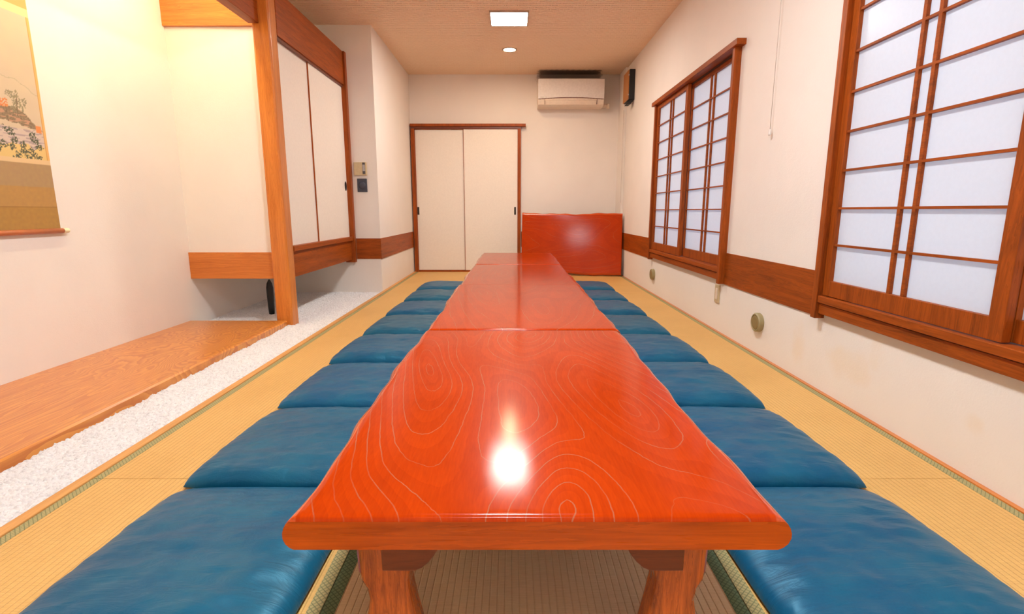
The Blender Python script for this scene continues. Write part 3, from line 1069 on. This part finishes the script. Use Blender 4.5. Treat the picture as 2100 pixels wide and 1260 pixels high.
# end wall plates
t = thing('thermostat', 'beige wall control box with a dark strip on the alcove end wall', 'control box', (-1.462, YA, 1.14))
box(-1.523, -1.402, YA - .028, YA, 1.139, 1.262).build('casing', M['beige_plastic'], t, .004)
box(-1.439, -1.413, YA - .031, YA - .026, 1.150, 1.258).build('dark_strip', M['darkgrey_plastic'], t, .001)
box(-1.437, -1.415, YA - .033, YA - .030, 1.178, 1.238).build('display', M['grey_plastic'], t, .001)
t = thing('switch_plate', 'dark blue grey square plate below the beige control box', 'switch', (-1.455, YA, .98))
box(-1.503, -1.408, YA - .012, YA, .983, 1.110).build('plate', M['navy_plate'], t, .003)
mb = MB(); mb.smooth = True
mb.lathe([(.034, 0), (.034, -.004), (.028, -.007), (.010, -.008)], (-1.455, YA - .012, 1.045), 'y', 28)
mb.build('knob', M['navy_plate'], t)

# right wall fittings
for (y, z, lab) in ((2.845, .186, 'round bronze wall cover low on the right wall between the two windows'),
                    (5.06, .190, 'round bronze wall cover low on the right wall under the farther window')):
    t = thing('wall_cover', lab, 'wall cover', (XR, y, z), 'round covers low on the right wall')
    mb = MB(); mb.smooth = False
    mb.lathe([(.050, 0), (.053, -.004), (.053, -.024), (.048, -.030), (.043, -.030), (.041, -.026), (.002, -.026)], (XR, y, z), 'x', 40)
    mb.build('rim', M['bronze_disc'], t)
    mb = MB(); mb.lathe([(.039, 0), (.038, -.003), (.03, -.0045), (.002, -.005)], (XR - .026, y, z), 'x', 40)
    mb.build('face', M['bronze_face'], t)
t = thing('wall_outlet', 'beige wall outlet below the near corner of the farther window', 'outlet', (XR, 3.46, .25))
box(XR - .010, XR, 3.425, 3.495, .192, .312).build('cover_plate', M['beige_plastic'], t, .003)
box(XR - .013, XR - .009, 3.446, 3.474, .215, .290).build('socket', M['cream_plastic'], t, .001)
t = thing('pull_cord', 'thin pull cord with a white end hanging between the two windows', 'cord', (XR - .02, 2.88, 1.2))
mb = MB(); mb.smooth = True
mb.lathe([(.0016, 1.225), (.0016, ZC)], (XR - .018, 2.885, 0), 'z', 8)
mb.build('string', M['cord'], t)
mb = MB()
mb.lathe([(.004, 1.195), (.008, 1.20), (.008, 1.222), (.004, 1.228)], (XR - .018, 2.885, 0), 'z', 12)
mb.build('pull_end', M['white_plastic'], t)

# ------------------------------------------------------------------ ceiling lamps
def panel_light(x, y, label, glow='panel_glow'):
    t = thing('ceiling_panel_light', label, 'ceiling light', (x, y, ZC), 'square ceiling panel lights')
    h = .16
    f = MB()
    f.box(x - h - .012, x + h + .012, y - h - .012, y - h, ZC - .014, ZC)
    f.box(x - h - .012, x + h + .012, y + h, y + h + .012, ZC - .014, ZC)
    f.box(x - h - .012, x - h, y - h, y + h, ZC - .014, ZC)
    f.box(x + h, x + h + .012, y - h, y + h, ZC - .014, ZC)
    f.build('frame', M['brushed'], t)
    box(x - h, x + h, y - h, y + h, ZC - .012, ZC - .004).build('diffuser', M[glow], t)
def downlight(x, y, label, glow='down_glow'):
    t = thing('downlight', label, 'downlight', (x, y, ZC), 'round ceiling downlights')
    mb = MB(); mb.smooth = True
    mb.lathe([(.060, -.001), (.062, -.006), (.078, -.008), (.080, -.003), (.080, 0)], (x, y, ZC), 'z', 40)
    mb.f = mb.f[:-2]; mb.mi = mb.mi[:-2]; mb.sm = mb.sm[:-2]
    mb.build('ring', M['brushed'], t)
    mb = MB(); mb.lathe([(.002, -.0035), (.058, -.003), (.060, -.0015)], (x, y, ZC), 'z', 40)
    mb.build('lamp', M[glow], t)
panel_light(-.025, 5.005, 'bright square ceiling light in view above the far tables')
panel_light(-.025, 2.0, 'unseen square ceiling light placed above the second table', 'front_glow')  # this panel and the next are out of view, positioned to match the lighting
panel_light(-.025, -.4, 'unseen square ceiling light placed above the viewpoint', 'front_glow')
downlight(-.026, 5.925, 'small round warm downlight in front of the air conditioner')
downlight(-.026, 2.92, 'unseen round warm downlight placed above the second table', 'dim_glow')  # this downlight and the next are unseen, put in to suit the lighting
downlight(-.026, .52, 'unseen round warm downlight placed above the nearest table', 'dim_glow')
